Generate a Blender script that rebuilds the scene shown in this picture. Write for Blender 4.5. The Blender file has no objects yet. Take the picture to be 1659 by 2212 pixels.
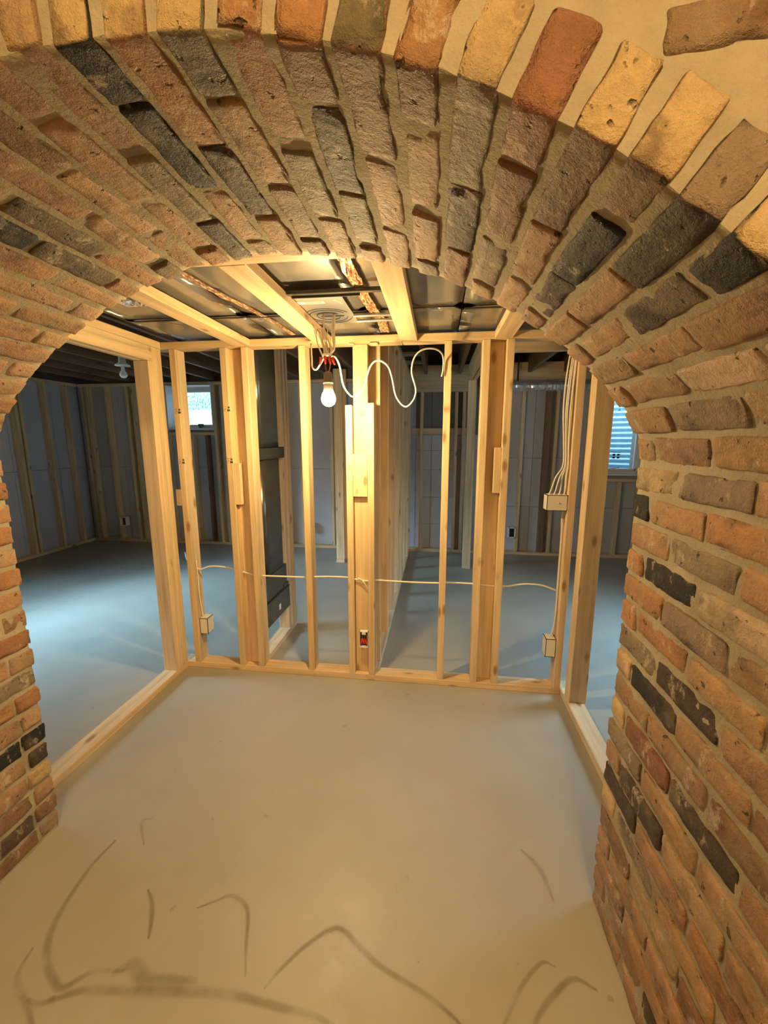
import bpy, bmesh, math, random
from mathutils import Matrix, Vector, noise

random.seed(7)
S = bpy.context.scene
C = S.collection
PI = math.pi

# ------------------------------------------------------------------ camera
F_PX = 874.18
cam_d = bpy.data.cameras.new('camera')
cam_d.sensor_fit = 'AUTO'; cam_d.sensor_width = 36.0
cam_d.lens = F_PX / 2212 * 36.0
cam_d.clip_start = 0.02; cam_d.clip_end = 100
cam = bpy.data.objects.new('camera', cam_d); C.objects.link(cam)
YAW, PITCH = math.radians(7.4517), math.radians(9.9406)
fw = Vector((-math.sin(YAW)*math.cos(PITCH), math.cos(YAW)*math.cos(PITCH), -math.sin(PITCH)))
rt = Vector((math.cos(YAW), math.sin(YAW), 0)); up = rt.cross(fw)
m = Matrix((rt, up, -fw)).transposed().to_4x4(); m.translation = (0, 0, 1.45)
cam.matrix_world = m
S.camera = cam

# ------------------------------------------------------------------ world, lights, exposure
wd = bpy.data.worlds.new('sky'); S.world = wd; wd.use_nodes = True
bg = wd.node_tree.nodes['Background']
bg.inputs[0].default_value = (0.62, 0.82, 1.0, 1); bg.inputs[1].default_value = 8.5
S.view_settings.view_transform = 'Standard'; S.view_settings.look = 'None'
S.view_settings.gamma = 1.0; S.view_settings.use_curve_mapping = False
S.view_settings.exposure = 0.20
S.cycles.use_denoising = True
S.cycles.max_bounces = 10; S.cycles.diffuse_bounces = 6
S.cycles.sample_clamp_indirect = 6.0

def area_light(name, loc, target, sx, sy, power, col):
    d = bpy.data.lights.new(name, 'AREA'); d.shape = 'RECTANGLE'; d.size = sx; d.size_y = sy
    d.energy = power; d.color = col; d.spread = math.radians(66)
    o = bpy.data.objects.new(name, d); C.objects.link(o); o.location = loc
    o.rotation_euler = (Vector(target) - Vector(loc)).to_track_quat('-Z', 'Y').to_euler()
    return o
DAY = (0.36, 0.67, 1.0)
area_light('daylight_left', (-5.45, 2.2, 1.75), (-3.55, 3.1, 0.0), 1.5, 0.9, 115, DAY)      # stands in the left wall's window
area_light('daylight_right', (3.55, 2.9, 1.7), (2.1, 2.7, 0.0), 1.2, 0.9, 34, DAY)        # stands in the right wall's window
WARM = (1.0, 0.71, 0.32)
BULB_STRENGTH = 1150.0
REAR_STRENGTH = 1.0

# ------------------------------------------------------------------ materials
def mat(name):
    M = bpy.data.materials.new(name); M.use_nodes = True
    nt = M.node_tree; b = nt.nodes['Principled BSDF']
    return M, nt, b
def nd(nt, t, **kw):
    n = nt.nodes.new(t)
    for k, v in kw.items():
        if k in n.inputs.keys(): n.inputs[k].default_value = v
        else: setattr(n, k, v)
    return n
def lk(nt, a, b): nt.links.new(a, b)
def ramp(nt, fac, stops):
    r = nt.nodes.new('ShaderNodeValToRGB'); lk(nt, fac, r.inputs[0])
    els = r.color_ramp.elements
    while len(els) < len(stops): els.new(0.5)
    for e, (p, c) in zip(els, stops):
        e.position = p; e.color = (*c, 1) if len(c) == 3 else c
    return r
def mix(nt, fac, a, b, mode='MIX'):
    n = nt.nodes.new('ShaderNodeMix'); n.data_type = 'RGBA'; n.blend_type = mode
    for sock, v in ((n.inputs[0], fac), (n.inputs[6], a), (n.inputs[7], b)):
        if hasattr(v, 'node'): lk(nt, v, sock)
        else: sock.default_value = v if not isinstance(v, tuple) or len(v) == 4 else (*v, 1)
    return n.outputs[2]
def bump(nt, b, h, strength, dist):
    n = nt.nodes.new('ShaderNodeBump'); n.inputs['Strength'].default_value = strength; n.inputs['Distance'].default_value = dist
    lk(nt, h, n.inputs['Height']); lk(nt, n.outputs[0], b.inputs['Normal'])
def pos(nt, sc=(1, 1, 1), rnd=True):
    g = nt.nodes.new('ShaderNodeNewGeometry'); mp = nt.nodes.new('ShaderNodeMapping')
    lk(nt, g.outputs['Position'], mp.inputs[0]); mp.inputs['Scale'].default_value = sc
    if rnd:
        oi = nt.nodes.new('ShaderNodeObjectInfo'); mu = nd(nt, 'ShaderNodeMath', operation='MULTIPLY'); mu.inputs[1].default_value = 37.0
        lk(nt, oi.outputs['Random'], mu.inputs[0]); lk(nt, mu.outputs[0], mp.inputs['Location'])
    return mp.outputs[0]
def noise_n(nt, v, scale, detail=4, rough=0.6):
    n = nd(nt, 'ShaderNodeTexNoise'); lk(nt, v, n.inputs['Vector'])
    n.inputs['Scale'].default_value = scale; n.inputs['Detail'].default_value = detail; n.inputs['Roughness'].default_value = rough
    return n.outputs['Fac']
def plain(name, col, rough=0.5, metal=0.0, var=0.0, spec=None):
    M, nt, b = mat(name)
    b.inputs['Base Color'].default_value = (*col, 1); b.inputs['Roughness'].default_value = rough; b.inputs['Metallic'].default_value = metal
    if spec is not None: b.inputs['Specular IOR Level'].default_value = spec
    if var:
        f = noise_n(nt, pos(nt), 6, 5)
        r = ramp(nt, f, [(0.3, tuple(c*(1-var) for c in col)), (0.7, tuple(min(1, c*(1+var)) for c in col))])
        lk(nt, r.outputs[0], b.inputs['Base Color'])
    return M

# brick: each brick carries its own colour; mottling, lime bloom, pits and mortar smears on top
M_BRICK, nt, b = mat('brick')
oi = nt.nodes.new('ShaderNodeObjectInfo'); p = pos(nt)
at = nt.nodes.new('ShaderNodeAttribute'); at.attribute_type = 'OBJECT'; at.attribute_name = 'lit_face_tint'
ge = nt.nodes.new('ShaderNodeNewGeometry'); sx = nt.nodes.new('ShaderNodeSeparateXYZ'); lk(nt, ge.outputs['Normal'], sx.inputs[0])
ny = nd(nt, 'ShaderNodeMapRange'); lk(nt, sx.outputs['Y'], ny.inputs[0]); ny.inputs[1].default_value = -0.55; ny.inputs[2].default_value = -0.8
bc = mix(nt, ny.outputs[0], oi.outputs['Color'], at.outputs['Color'])   # front ends tinted apart: brick hue plus the brighter light on them
n1 = noise_n(nt, p, 11, 6, 0.7); n2 = noise_n(nt, p, 75, 5, 0.75); n3 = noise_n(nt, p, 5, 4, 0.6)
n4 = noise_n(nt, pos(nt, (1.3, 0.8, 1.1)), 8, 5, 0.7); n5 = noise_n(nt, pos(nt, (0.9, 1.2, 0.7)), 13, 6, 0.75)
c = mix(nt, n1, mix(nt, 1.0, bc, (0.42, 0.38, 0.34), 'MULTIPLY'), mix(nt, 1.0, bc, (1.62, 1.52, 1.38), 'MULTIPLY'))
ch = ramp(nt, n4, [(0.54, (0, 0, 0)), (0.68, (0.75, 0.75, 0.75))])
c = mix(nt, ch.outputs[0], c, mix(nt, 1.0, bc, (0.30, 0.27, 0.25), 'MULTIPLY'))
sm = ramp(nt, n3, [(0.54, (0, 0, 0)), (0.70, (0.60, 0.60, 0.60))])
c = mix(nt, sm.outputs[0], c, (0.33, 0.255, 0.15))
fl = ramp(nt, n5, [(0.575, (0, 0, 0)), (0.65, (0.8, 0.8, 0.8))])
c = mix(nt, fl.outputs[0], c, mix(nt, 0.72, bc, (0.64, 0.53, 0.38)))
c = mix(nt, n2, mix(nt, 1.0, c, (0.72, 0.70, 0.68), 'MULTIPLY'), mix(nt, 1.0, c, (1.25, 1.22, 1.18), 'MULTIPLY'))
pit = ramp(nt, noise_n(nt, p, 42, 3, 0.55), [(0.27, (0.85, 0.85, 0.85)), (0.34, (0, 0, 0))])
c = mix(nt, pit.outputs[0], c, (0.045, 0.028, 0.016))
lk(nt, c, b.inputs['Base Color']); b.inputs['Roughness'].default_value = 0.55; b.inputs['Specular IOR Level'].default_value = 0.5
hs = nd(nt, 'ShaderNodeMath', operation='MULTIPLY_ADD'); lk(nt, n1, hs.inputs[0]); hs.inputs[1].default_value = 1.4; lk(nt, n2, hs.inputs[2])
h2 = nd(nt, 'ShaderNodeMath', operation='MULTIPLY_ADD'); lk(nt, pit.outputs[0], h2.inputs[0]); h2.inputs[1].default_value = -0.8; lk(nt, hs.outputs[0], h2.inputs[2])
bump(nt, b, h2.outputs[0], 1.0, 0.008)

M_MORTAR, nt, b = mat('mortar')
p = pos(nt, rnd=False); n1 = noise_n(nt, p, 9, 6, 0.6); n2 = noise_n(nt, p, 110, 4, 0.7)
r = ramp(nt, n1, [(0.3, (0.30, 0.245, 0.145)), (0.7, (0.43, 0.36, 0.225))]); lk(nt, r.outputs[0], b.inputs['Base Color'])
b.inputs['Roughness'].default_value = 0.75; bump(nt, b, n2, 0.8, 0.005)

def wood(name, axis, base=(0.70, 0.54, 0.325), k=1.0):
    M, nt, b = mat(name)
    sc = [16, 16, 16]; sc[axis] = 0.9
    p = pos(nt, tuple(sc)); g = noise_n(nt, p, 2.2, 5, 0.6)
    sc2 = [60, 60, 60]; sc2[axis] = 2.0
    g2 = noise_n(nt, pos(nt, tuple(sc2)), 2.0, 3, 0.6)
    d = tuple(x*0.74*k for x in base); l = tuple(min(1, x*1.2*k) for x in base)
    r = ramp(nt, g, [(0.3, d), (0.5, tuple(x*k for x in base)), (0.75, l)])
    c = mix(nt, g2, mix(nt, 1.0, r.outputs[0], (0.90, 0.86, 0.80), 'MULTIPLY'), r.outputs[0])
    oi = nt.nodes.new('ShaderNodeObjectInfo')
    tr = ramp(nt, oi.outputs['Random'], [(0.0, (0.90, 0.86, 0.80)), (0.5, (1, 1, 1)), (1.0, (1.06, 1.0, 0.98))])
    c = mix(nt, 1.0, c, tr.outputs[0], 'MULTIPLY')
    ks = [18, 18, 18]; ks[axis] = 7
    v = nd(nt, 'ShaderNodeTexVoronoi'); lk(nt, pos(nt, tuple(ks)), v.inputs['Vector']); v.inputs['Scale'].default_value = 0.55
    kr = ramp(nt, v.outputs['Distance'], [(0.07, (0.85, 0.85, 0.85)), (0.17, (0, 0, 0))])
    c = mix(nt, kr.outputs[0], c, tuple(x*y for x, y in zip(base, (0.40, 0.27, 0.18))))
    lk(nt, c, b.inputs['Base Color']); b.inputs['Roughness'].default_value = 0.55; b.inputs['Specular IOR Level'].default_value = 0.35
    bump(nt, b, g2, 0.15, 0.002)
    return M
WOOD = [wood('pine_along_x', 0), wood('pine_along_y', 1), wood('pine_along_z', 2)]
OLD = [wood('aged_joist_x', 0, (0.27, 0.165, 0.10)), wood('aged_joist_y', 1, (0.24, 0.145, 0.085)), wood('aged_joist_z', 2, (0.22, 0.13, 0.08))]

M_FLOOR, nt, b = mat('concrete_floor')
p = pos(nt, rnd=False); n1 = noise_n(nt, p, 1.3, 6, 0.6); n2 = noise_n(nt, p, 7, 6, 0.7); n3 = noise_n(nt, p, 0.5, 2)
r = ramp(nt, n1, [(0.3, (0.33, 0.30, 0.235)), (0.7, (0.405, 0.372, 0.295))])
c = mix(nt, n2, mix(nt, 1.0, r.outputs[0], (0.90, 0.89, 0.86), 'MULTIPLY'), r.outputs[0])
sp = ramp(nt, noise_n(nt, p, 26, 2, 0.4), [(0.22, (0.7, 0.7, 0.7)), (0.26, (0, 0, 0))])
c = mix(nt, sp.outputs[0], c, (0.25, 0.20, 0.14))
lk(nt, c, b.inputs['Base Color'])
rr = ramp(nt, n2, [(0.3, (0.38, 0.38, 0.38)), (0.7, (0.54, 0.54, 0.54))]); lk(nt, rr.outputs[0], b.inputs['Roughness'])
b.inputs['Specular IOR Level'].default_value = 0.5; bump(nt, b, n2, 0.06, 0.004)

M_STAIN, nt, b = mat('dirt_stain')
b.inputs['Base Color'].default_value = (0.23, 0.165, 0.07, 1); b.inputs['Roughness'].default_value = 0.6
tc = nt.nodes.new('ShaderNodeUVMap'); sx = nt.nodes.new('ShaderNodeSeparateXYZ'); lk(nt, tc.outputs[0], sx.inputs[0])
rs = ramp(nt, sx.outputs['Y'], [(0.0, (0, 0, 0)), (0.35, (0.42, 0.42, 0.42)), (0.65, (0.42, 0.42, 0.42)), (1.0, (0, 0, 0))])
nn = ramp(nt, noise_n(nt, pos(nt, rnd=False), 7, 4, 0.6), [(0.32, (0.1, 0.1, 0.1)), (0.62, (0.95, 0.95, 0.95))])
mu = nd(nt, 'ShaderNodeMath', operation='MULTIPLY'); lk(nt, rs.outputs[0], mu.inputs[0]); lk(nt, nn.outputs[0], mu.inputs[1])
lk(nt, mu.outputs[0], b.inputs['Alpha'])

def foam(name, col):
    M, nt, b = mat(name)
    f = noise_n(nt, pos(nt), 3, 5)
    r = ramp(nt, f, [(0.3, tuple(x*0.88 for x in col)), (0.7, col)]); lk(nt, r.outputs[0], b.inputs['Base Color'])
    b.inputs['Roughness'].default_value = 0.6
    return M
M_FOAM = foam('blue_grey_foam', (0.52, 0.52, 0.56)); M_FOAMW = foam('pale_foam', (0.55, 0.53, 0.50)); M_CONC = foam('foundation_concrete', (0.20, 0.19, 0.16))
M_DRY = plain('plain_wall_paint', (0.62, 0.52, 0.38), 0.8, var=0.05)
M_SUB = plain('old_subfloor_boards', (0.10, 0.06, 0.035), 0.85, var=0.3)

def galv(name, col, rough):
    M, nt, b = mat(name)
    p = pos(nt); n1 = noise_n(nt, p, 5, 4); n2 = noise_n(nt, p, 2.0, 2)
    r = ramp(nt, n1, [(0.3, tuple(x*0.85 for x in col)), (0.7, col)]); lk(nt, r.outputs[0], b.inputs['Base Color'])
    b.inputs['Metallic'].default_value = 0.70; b.inputs['Roughness'].default_value = rough
    bump(nt, b, n2, 0.05, 0.02)
    return M
M_GALV = galv('galvanised_sheet', (0.90, 0.87, 0.80), 0.24); M_GALVD = galv('dull_galvanised', (0.13, 0.125, 0.105), 0.27)
M_PLATE = galv('bright_zinc_plate', (0.50, 0.50, 0.48), 0.34); M_FOIL = galv('crinkled_foil', (0.80, 0.82, 0.84), 0.14)
M_TAPE, nt, b = mat('printed_foil_tape')
nz = ramp(nt, noise_n(nt, pos(nt, (60, 18, 60)), 2.4, 3), [(0.45, (0.78, 0.66, 0.46)), (0.52, (0.32, 0.12, 0.05))])
lk(nt, nz.outputs[0], b.inputs['Base Color']); b.inputs['Metallic'].default_value = 0.6; b.inputs['Roughness'].default_value = 0.3
M_PVC = plain('cream_plastic', (0.78, 0.72, 0.60), 0.45); M_WHITE = plain('white_vinyl', (0.80, 0.80, 0.78), 0.4)
M_CABLE = plain('cable_jacket', (0.80, 0.74, 0.62), 0.45); M_RED = plain('red_connector', (0.62, 0.04, 0.02), 0.35)
M_BLACK = plain('black_print', (0.02, 0.018, 0.015), 0.6); M_DARKP = plain('dark_socket_rubber', (0.13, 0.11, 0.09), 0.55)
M_COPPER = plain('bare_copper', (0.72, 0.40, 0.22), 0.3, 1.0); M_LABEL = plain('paper_label', (0.75, 0.70, 0.62), 0.6)
M_WELLW = plain('white_well_liner', (0.85, 0.86, 0.88), 0.6, var=0.03); M_REDST = plain('red_sticker', (0.75, 0.13, 0.05), 0.5)
M_NAIL = plain('nail_head', (0.05, 0.04, 0.03), 0.5)
M_WELLB, nt, b = mat('speckled_blue_liner')
nz = ramp(nt, noise_n(nt, pos(nt, (30, 30, 16)), 1.6, 3, 0.7), [(0.40, (0.05, 0.16, 0.24)), (0.50, (0.42, 0.68, 0.78)), (0.7, (0.55, 0.78, 0.86))])
lk(nt, nz.outputs[0], b.inputs['Base Color'])
M_GLASS, nt, b = mat('window_glass')
for n in list(nt.nodes):
    if n.type == 'BSDF_PRINCIPLED': nt.nodes.remove(n)
tr = nd(nt, 'ShaderNodeBsdfTransparent'); gl = nd(nt, 'ShaderNodeBsdfGlossy'); gl.inputs['Roughness'].default_value = 0.02
fr = nd(nt, 'ShaderNodeFresnel'); fr.inputs[0].default_value = 1.45; mx = nd(nt, 'ShaderNodeMixShader')
lk(nt, fr.outputs[0], mx.inputs[0]); lk(nt, tr.outputs[0], mx.inputs[1]); lk(nt, gl.outputs[0], mx.inputs[2])
lk(nt, mx.outputs[0], nt.nodes['Material Output'].inputs[0])
def lamp_mat(name, col, strength):
    M, nt, b = mat(name)
    b.inputs['Base Color'].default_value = (0.9, 0.88, 0.82, 1); b.inputs['Roughness'].default_value = 0.3
    b.inputs['Emission Color'].default_value = (*col, 1); b.inputs['Emission Strength'].default_value = strength
    return M

# ------------------------------------------------------------------ helpers
def obj(name, bm, mt, parent=None, smooth=False):
    me = bpy.data.meshes.new(name); bm.to_mesh(me); bm.free()
    for x in (mt if isinstance(mt, (list, tuple)) else [mt]): me.materials.append(x)
    if smooth:
        for f in me.polygons: f.use_smooth = True
    o = bpy.data.objects.new(name, me); C.objects.link(o)
    if parent: o.parent = parent; o.matrix_parent_inverse = parent.matrix_world.inverted()
    return o
def thing(name, label, cat, loc=(0, 0, 0), group=None):
    o = bpy.data.objects.new(name, None); C.objects.link(o); o.location = loc; o.empty_display_size = 0.05
    o.matrix_world = Matrix.Translation(loc)
    o['label'] = label; o['category'] = cat
    if group: o['group'] = group
    return o
def tag(o, label, cat, group=None):
    o['label'] = label; o['category'] = cat
    if group: o['group'] = group
    return o
def struct(o): o['kind'] = 'structure'; return o
def add_box(bm, x0, x1, y0, y1, z0, z1, ch=0.0, mi=0):
    if x0 > x1: x0, x1 = x1, x0
    if y0 > y1: y0, y1 = y1, y0
    if z0 > z1: z0, z1 = z1, z0
    vs = [bm.verts.new((x, y, z)) for x in (x0, x1) for y in (y0, y1) for z in (z0, z1)]
    fs = [(0, 1, 3, 2), (4, 6, 7, 5), (0, 4, 5, 1), (2, 3, 7, 6), (0, 2, 6, 4), (1, 5, 7, 3)]
    faces = [bm.faces.new([vs[i] for i in f]) for f in fs]
    for f in faces: f.material_index = mi
    if ch:
        es = set(e for f in faces for e in f.edges)
        bmesh.ops.bevel(bm, geom=list(es), offset=ch, segments=1, affect='EDGES', profile=0.5)
    return faces
def box(name, mt, parent, x0, x1, y0, y1, z0, z1, ch=0.0015):
    bm = bmesh.new(); add_box(bm, x0, x1, y0, y1, z0, z1, ch); bmesh.ops.recalc_face_normals(bm, faces=bm.faces)
    return obj(name, bm, mt, parent)
def lumber(name, parent, x0, x1, y0, y1, z0, z1, mats=None):
    d = (abs(x1-x0), abs(y1-y0), abs(z1-z0)); ax = d.index(max(d))
    return box(name, (mats or WOOD)[ax], parent, x0, x1, y0, y1, z0, z1, 0.0022)
def catmull(pts, n=8):
    P = [Vector(q) for q in pts]; P = [P[0]*2-P[1]] + P + [P[-1]*2-P[-2]]; out = []
    for i in range(1, len(P)-2):
        a, b_, c_, d_ = P[i-1:i+3]
        for k in range(n):
            t = k/n
            out.append(0.5*((2*b_)+(c_-a)*t+(2*a-5*b_+4*c_-d_)*t*t+(3*b_-a-3*c_+d_)*t**3))
    out.append(P[-2]); return out
def add_tube(bm, path, r, seg=7, flat=1.0, mi=0):
    rings = []; prev = None
    for i, q in enumerate(path):
        t = (path[min(i+1, len(path)-1)] - path[max(i-1, 0)])
        if t.length < 1e-9: t = Vector((0, 0, 1))
        t.normalize()
        ref = prev if prev is not None else (Vector((0, 1, 0)) if abs(t.y) < 0.9 else Vector((1, 0, 0)))
        u = (ref - t*ref.dot(t)).normalized(); v = t.cross(u); prev = u
        rad = r(i/(len(path)-1)) if callable(r) else r
        rings.append([bm.verts.new(q + u*math.cos(2*PI*k/seg)*rad*flat + v*math.sin(2*PI*k/seg)*rad) for k in range(seg)])
    for A, B in zip(rings, rings[1:]):
        for k in range(seg):
            bm.faces.new((A[k], A[(k+1) % seg], B[(k+1) % seg], B[k])).material_index = mi
    bm.faces.new(rings[0][::-1]).material_index = mi; bm.faces.new(rings[-1]).material_index = mi
def tube(name, mt, parent, pts, r, n=8, seg=7, flat=1.0):
    bm = bmesh.new(); add_tube(bm, catmull(pts, n), r, seg, flat); bmesh.ops.recalc_face_normals(bm, faces=bm.faces)
    return obj(name, bm, mt, parent, True)
def lathe(name, mt, parent, cx, cy, prof_, seg=20):
    bm = bmesh.new(); rings = []
    for r, z in prof_:
        rings.append([bm.verts.new((cx+r*math.cos(2*PI*k/seg), cy+r*math.sin(2*PI*k/seg), z)) for k in range(seg)])
    for A, B in zip(rings, rings[1:]):
        for k in range(seg): bm.faces.new((A[k], A[(k+1) % seg], B[(k+1) % seg], B[k]))
    bm.faces.new(rings[0]); bm.faces.new(rings[-1]); bmesh.ops.recalc_face_normals(bm, faces=bm.faces)
    return obj(name, bm, mt, parent, True)
def text_mesh(name, txt, size, mt, parent, loc, rot):
    cu = bpy.data.curves.new(name, 'FONT'); cu.body = txt; cu.size = size; cu.extrude = 0.0006; cu.align_x = 'CENTER'; cu.resolution_u = 2
    t = bpy.data.objects.new(name, cu); C.objects.link(t)
    me = bpy.data.meshes.new_from_object(t.evaluated_get(bpy.context.evaluated_depsgraph_get()))
    bpy.data.objects.remove(t); me.materials.clear(); me.materials.append(mt)
    o = bpy.data.objects.new(name, me); C.objects.link(o)
    o.matrix_world = Matrix.Translation(loc) @ rot
    if parent: o.parent = parent; o.matrix_parent_inverse = parent.matrix_world.inverted()
    return o

# ------------------------------------------------------------------ structure: brick wall with the arch
CX, CZ, RR, RF, HW = -0.44, 0.728, 1.217, 0.25, 0.963
FX = HW-RF; FZ = math.sqrt((RR-RF)**2-FX**2); TH = math.atan2(FX, FZ)
L1 = RR*TH; L2 = RF*(PI/2-TH); ZS = CZ+FZ; LT = L1+L2+ZS
YF, YB = 0.545, 1.152
def prof(s):
    sg = 1 if s >= 0 else -1; t = abs(s)
    if t <= L1: q = t/RR; x, z = RR*math.sin(q), CZ+RR*math.cos(q)
    elif t <= L1+L2: q = TH+(t-L1)/RF; x, z = FX+RF*math.sin(q), ZS+RF*math.cos(q)
    else: q = PI/2; x, z = HW, ZS-(t-L1-L2)
    return CX+sg*x, z, sg*q
def fbm(v): return noise.noise(v)+0.5*noise.noise(v*2.3)
WX0, WX1, WTOP = -5.25, 3.45, 2.50
bm = bmesh.new()
REC = 0.0055
ss = []; s = -LT
while s < LT: ss.append(s); s += 0.0245
ss.append(LT)
ys = [YF+0.006 + (YB-YF-0.012)*i/26 for i in range(27)]
grid = []
for s in ss:
    x, z, q = prof(s); row = []
    for y in ys:
        d = REC + 0.005*fbm(Vector((s*22, y*22, 3.1)))
        row.append(bm.verts.new((x+math.sin(q)*d, y, z+math.cos(q)*d)))
    grid.append(row)
for A, B in zip(grid, grid[1:]):
    for j in range(len(ys)-1):
        f = bm.faces.new((A[j], B[j], B[j+1], A[j+1])); f.smooth = True
def wall_face(j, y, flip):
    cols = [grid[i][j] for i in range(len(ss)) if prof(ss[i])[1] >= ZS-1e-6 or True]
    left = [i for i in range(len(ss)) if abs(ss[i]) > L1+L2 and ss[i] < 0]; right = [i for i in range(len(ss)) if abs(ss[i]) > L1+L2 and ss[i] > 0]
    mid = [i for i in range(len(ss)) if abs(ss[i]) <= L1+L2]
    def q4(a, b_, c_, d_):
        f = (a, b_, c_, d_); bm.faces.new(f[::-1] if flip else f)
    tops = [bm.verts.new((grid[i][j].co.x, y, WTOP)) for i in mid]
    for k in range(len(mid)-1): q4(grid[mid[k]][j], grid[mid[k+1]][j], tops[k+1], tops[k])
    for idx, wx, first in ((left, WX0, mid[0]), (right, WX1, mid[-1])):
        seq = (left+[mid[0]]) if first == mid[0] else ([mid[-1]]+right)
        outs = [bm.verts.new((wx, y, grid[i][j].co.z)) for i in seq]
        for k in range(len(seq)-1): q4(grid[seq[k]][j], grid[seq[k+1]][j], outs[k+1], outs[k])
        oi_ = 0 if first == mid[-1] else len(seq)-1
        tv = tops[-1] if first == mid[-1] else tops[0]
        ct = bm.verts.new((wx, y, WTOP)); q4(grid[first][j], tv, ct, outs[oi_])
wall_face(0, ys[0], False); wall_face(len(ys)-1, ys[-1], True)
bmesh.ops.recalc_face_normals(bm, faces=bm.faces)
WALL = struct(obj('wall_front', bm, M_MORTAR)); WALL['label'] = 'reclaimed brick wall with a wide shallow arch opening'

# brick shapes shared between alike bricks
def brick_mesh(L, W, H, seed):
    r = 0.006; rnd = random.Random(seed)
    def ax(h, n): return [-h, -h+r*0.8] + [(-h+r)+(2*h-2*r)*i/n for i in range(1, n)] + [h-r*0.8, h]
    X, Y, Z = ax(W/2, 4), ax(L/2, max(5, int(L/0.014))), ax(H/2, 5)
    idx = {}; bmm = bmesh.new()
    def V(i, j, k):
        if (i, j, k) not in idx:
            q = Vector((X[i], Y[j], Z[k])); inn = Vector([max(-h+r, min(h-r, v)) for v, h in zip(q, (W/2, L/2, H/2))])
            d = q-inn
            if d.length > 1e-9: q = inn + d.normalized()*min(d.length, r)
            nv = Vector((q.x/(W/2), q.y/(L/2), q.z/(H/2)))
            w = fbm(q*28 + Vector((seed*7.3, seed*1.9, 0)))*0.0026 + noise.noise(q*9+Vector((seed, 0, seed)))*0.0022 + noise.noise(q*75+Vector((seed, 5, 1)))*0.0014
            edge = sum(1 for v in (abs(nv.x), abs(nv.y), abs(nv.z)) if v > 0.9)
            if edge >= 2: w -= max(0, noise.noise(q*21+Vector((0, seed*3.7, 0))))*0.012
            q = q + nv.normalized()*w
            idx[(i, j, k)] = bmm.verts.new(q)
        return idx[(i, j, k)]
    nx, ny, nz = len(X)-1, len(Y)-1, len(Z)-1
    for i in range(nx):
        for j in range(ny):
            for k in (0, nz): bmm.faces.new((V(i, j, k), V(i+1, j, k), V(i+1, j+1, k), V(i, j+1, k)))
    for i in range(nx):
        for k in range(nz):
            for j in (0, ny): bmm.faces.new((V(i, j, k), V(i+1, j, k), V(i+1, j, k+1), V(i, j, k+1)))
    for j in range(ny):
        for k in range(nz):
            for i in (0, nx): bmm.faces.new((V(i, j, k), V(i, j+1, k), V(i, j+1, k+1), V(i, j, k+1)))
    bmesh.ops.recalc_face_normals(bmm, faces=bmm.faces)
    me = bpy.data.meshes.new('brick'); bmm.to_mesh(me); bmm.free(); me.materials.append(M_BRICK)
    for f in me.polygons: f.use_smooth = True
    return me
STR = [brick_mesh(0.20, 0.057, 0.095, 10+i) for i in range(10)]; HDR = [brick_mesh(0.088, 0.057, 0.095, 40+i) for i in range(7)]
FIELD = [brick_mesh(0.20, 0.057, 0.095, 70+i) for i in range(4)]
PAL = dict(tan=(0.40, 0.255, 0.135), pink=(0.37, 0.235, 0.135), org=(0.40, 0.22, 0.10), yel=(0.54, 0.41, 0.21), brn=(0.22, 0.125, 0.065),
           dk=(0.062, 0.042, 0.028), blk=(0.011, 0.0095, 0.008), gry=(0.24, 0.19, 0.13), wht=(0.56, 0.44, 0.31), grn=(0.15, 0.13, 0.075), red=(0.28, 0.135, 0.07), lt=(0.47, 0.33, 0.19))
LAY = {0: 'brn tan tan', 1: 'brn pink pink gry', 2: 'gry dk red', 3: 'red brn gry lt', 4: 'brn tan lt', 5: 'brn blk dk tan', 6: 'dk tan tan',
       7: 'blk dk tan tan', 8: 'pink tan tan', 9: 'wht wht tan tan', 10: 'lt gry tan', 11: 'org tan pink tan', 12: 'tan gry yel', 13: 'pink org tan blk',
       14: 'tan gry tan', 15: 'tan wht blk org', 16: 'pink gry org', 17: 'tan tan org org', 18: 'pink dk gry', 19: 'red pink blk yel', 20: 'brn pink pink',
       21: 'tan dk red yel', 22: 'pink tan gry', 23: 'tan lt dk tan', 24: 'org pink dk', 25: 'tan tan gry yel', 26: 'brn lt brn', 27: 'tan pink tan tan',
       28: 'tan tan pink', 29: 'pink dk pink pink', 30: 'tan pink tan',
       -1: 'brn dk gry tan', -2: 'org gry tan', -3: 'grn tan brn brn', -4: 'org dk tan', -5: 'blk blk tan lt', -6: 'pink gry dk', -7: 'pink pink pink org',
       -8: 'brn lt tan', -9: 'pink pink lt gry', -10: 'tan grn tan', -11: 'tan blk grn tan', -12: 'pink tan lt', -13: 'tan pink lt lt', -14: 'brn tan tan', -15: 'wht wht tan lt',
       -16: 'brn tan tan', -17: 'tan gry tan lt', -18: 'tan pink tan', -19: 'tan lt pink org', -20: 'pink tan pink',
       -40: 'dk dk brn', -39: 'brn dk dk brn', -38: 'brn gry brn', -37: 'tan tan pink yel', -36: 'pink pink tan', -35: 'brn brn blk blk', -34: 'tan pink pink',
       -33: 'red org org org', -32: 'tan wht gry', -31: 'tan tan tan tan', -30: 'red org red', -29: 'tan lt tan tan', -28: 'org tan tan', -27: 'pink tan brn org'}
def bound(k):
    if k >= -4: return 0.302+0.0735*k
    if k >= -20: return 0.008-0.0695*(-4-k)
    return -1.104-0.0735*(-20-k)
names = ['tan', 'pink', 'lt', 'org', 'brn', 'gry', 'tan', 'pink', 'yel', 'dk']
jit = random.Random(3); nbr = 0
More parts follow.
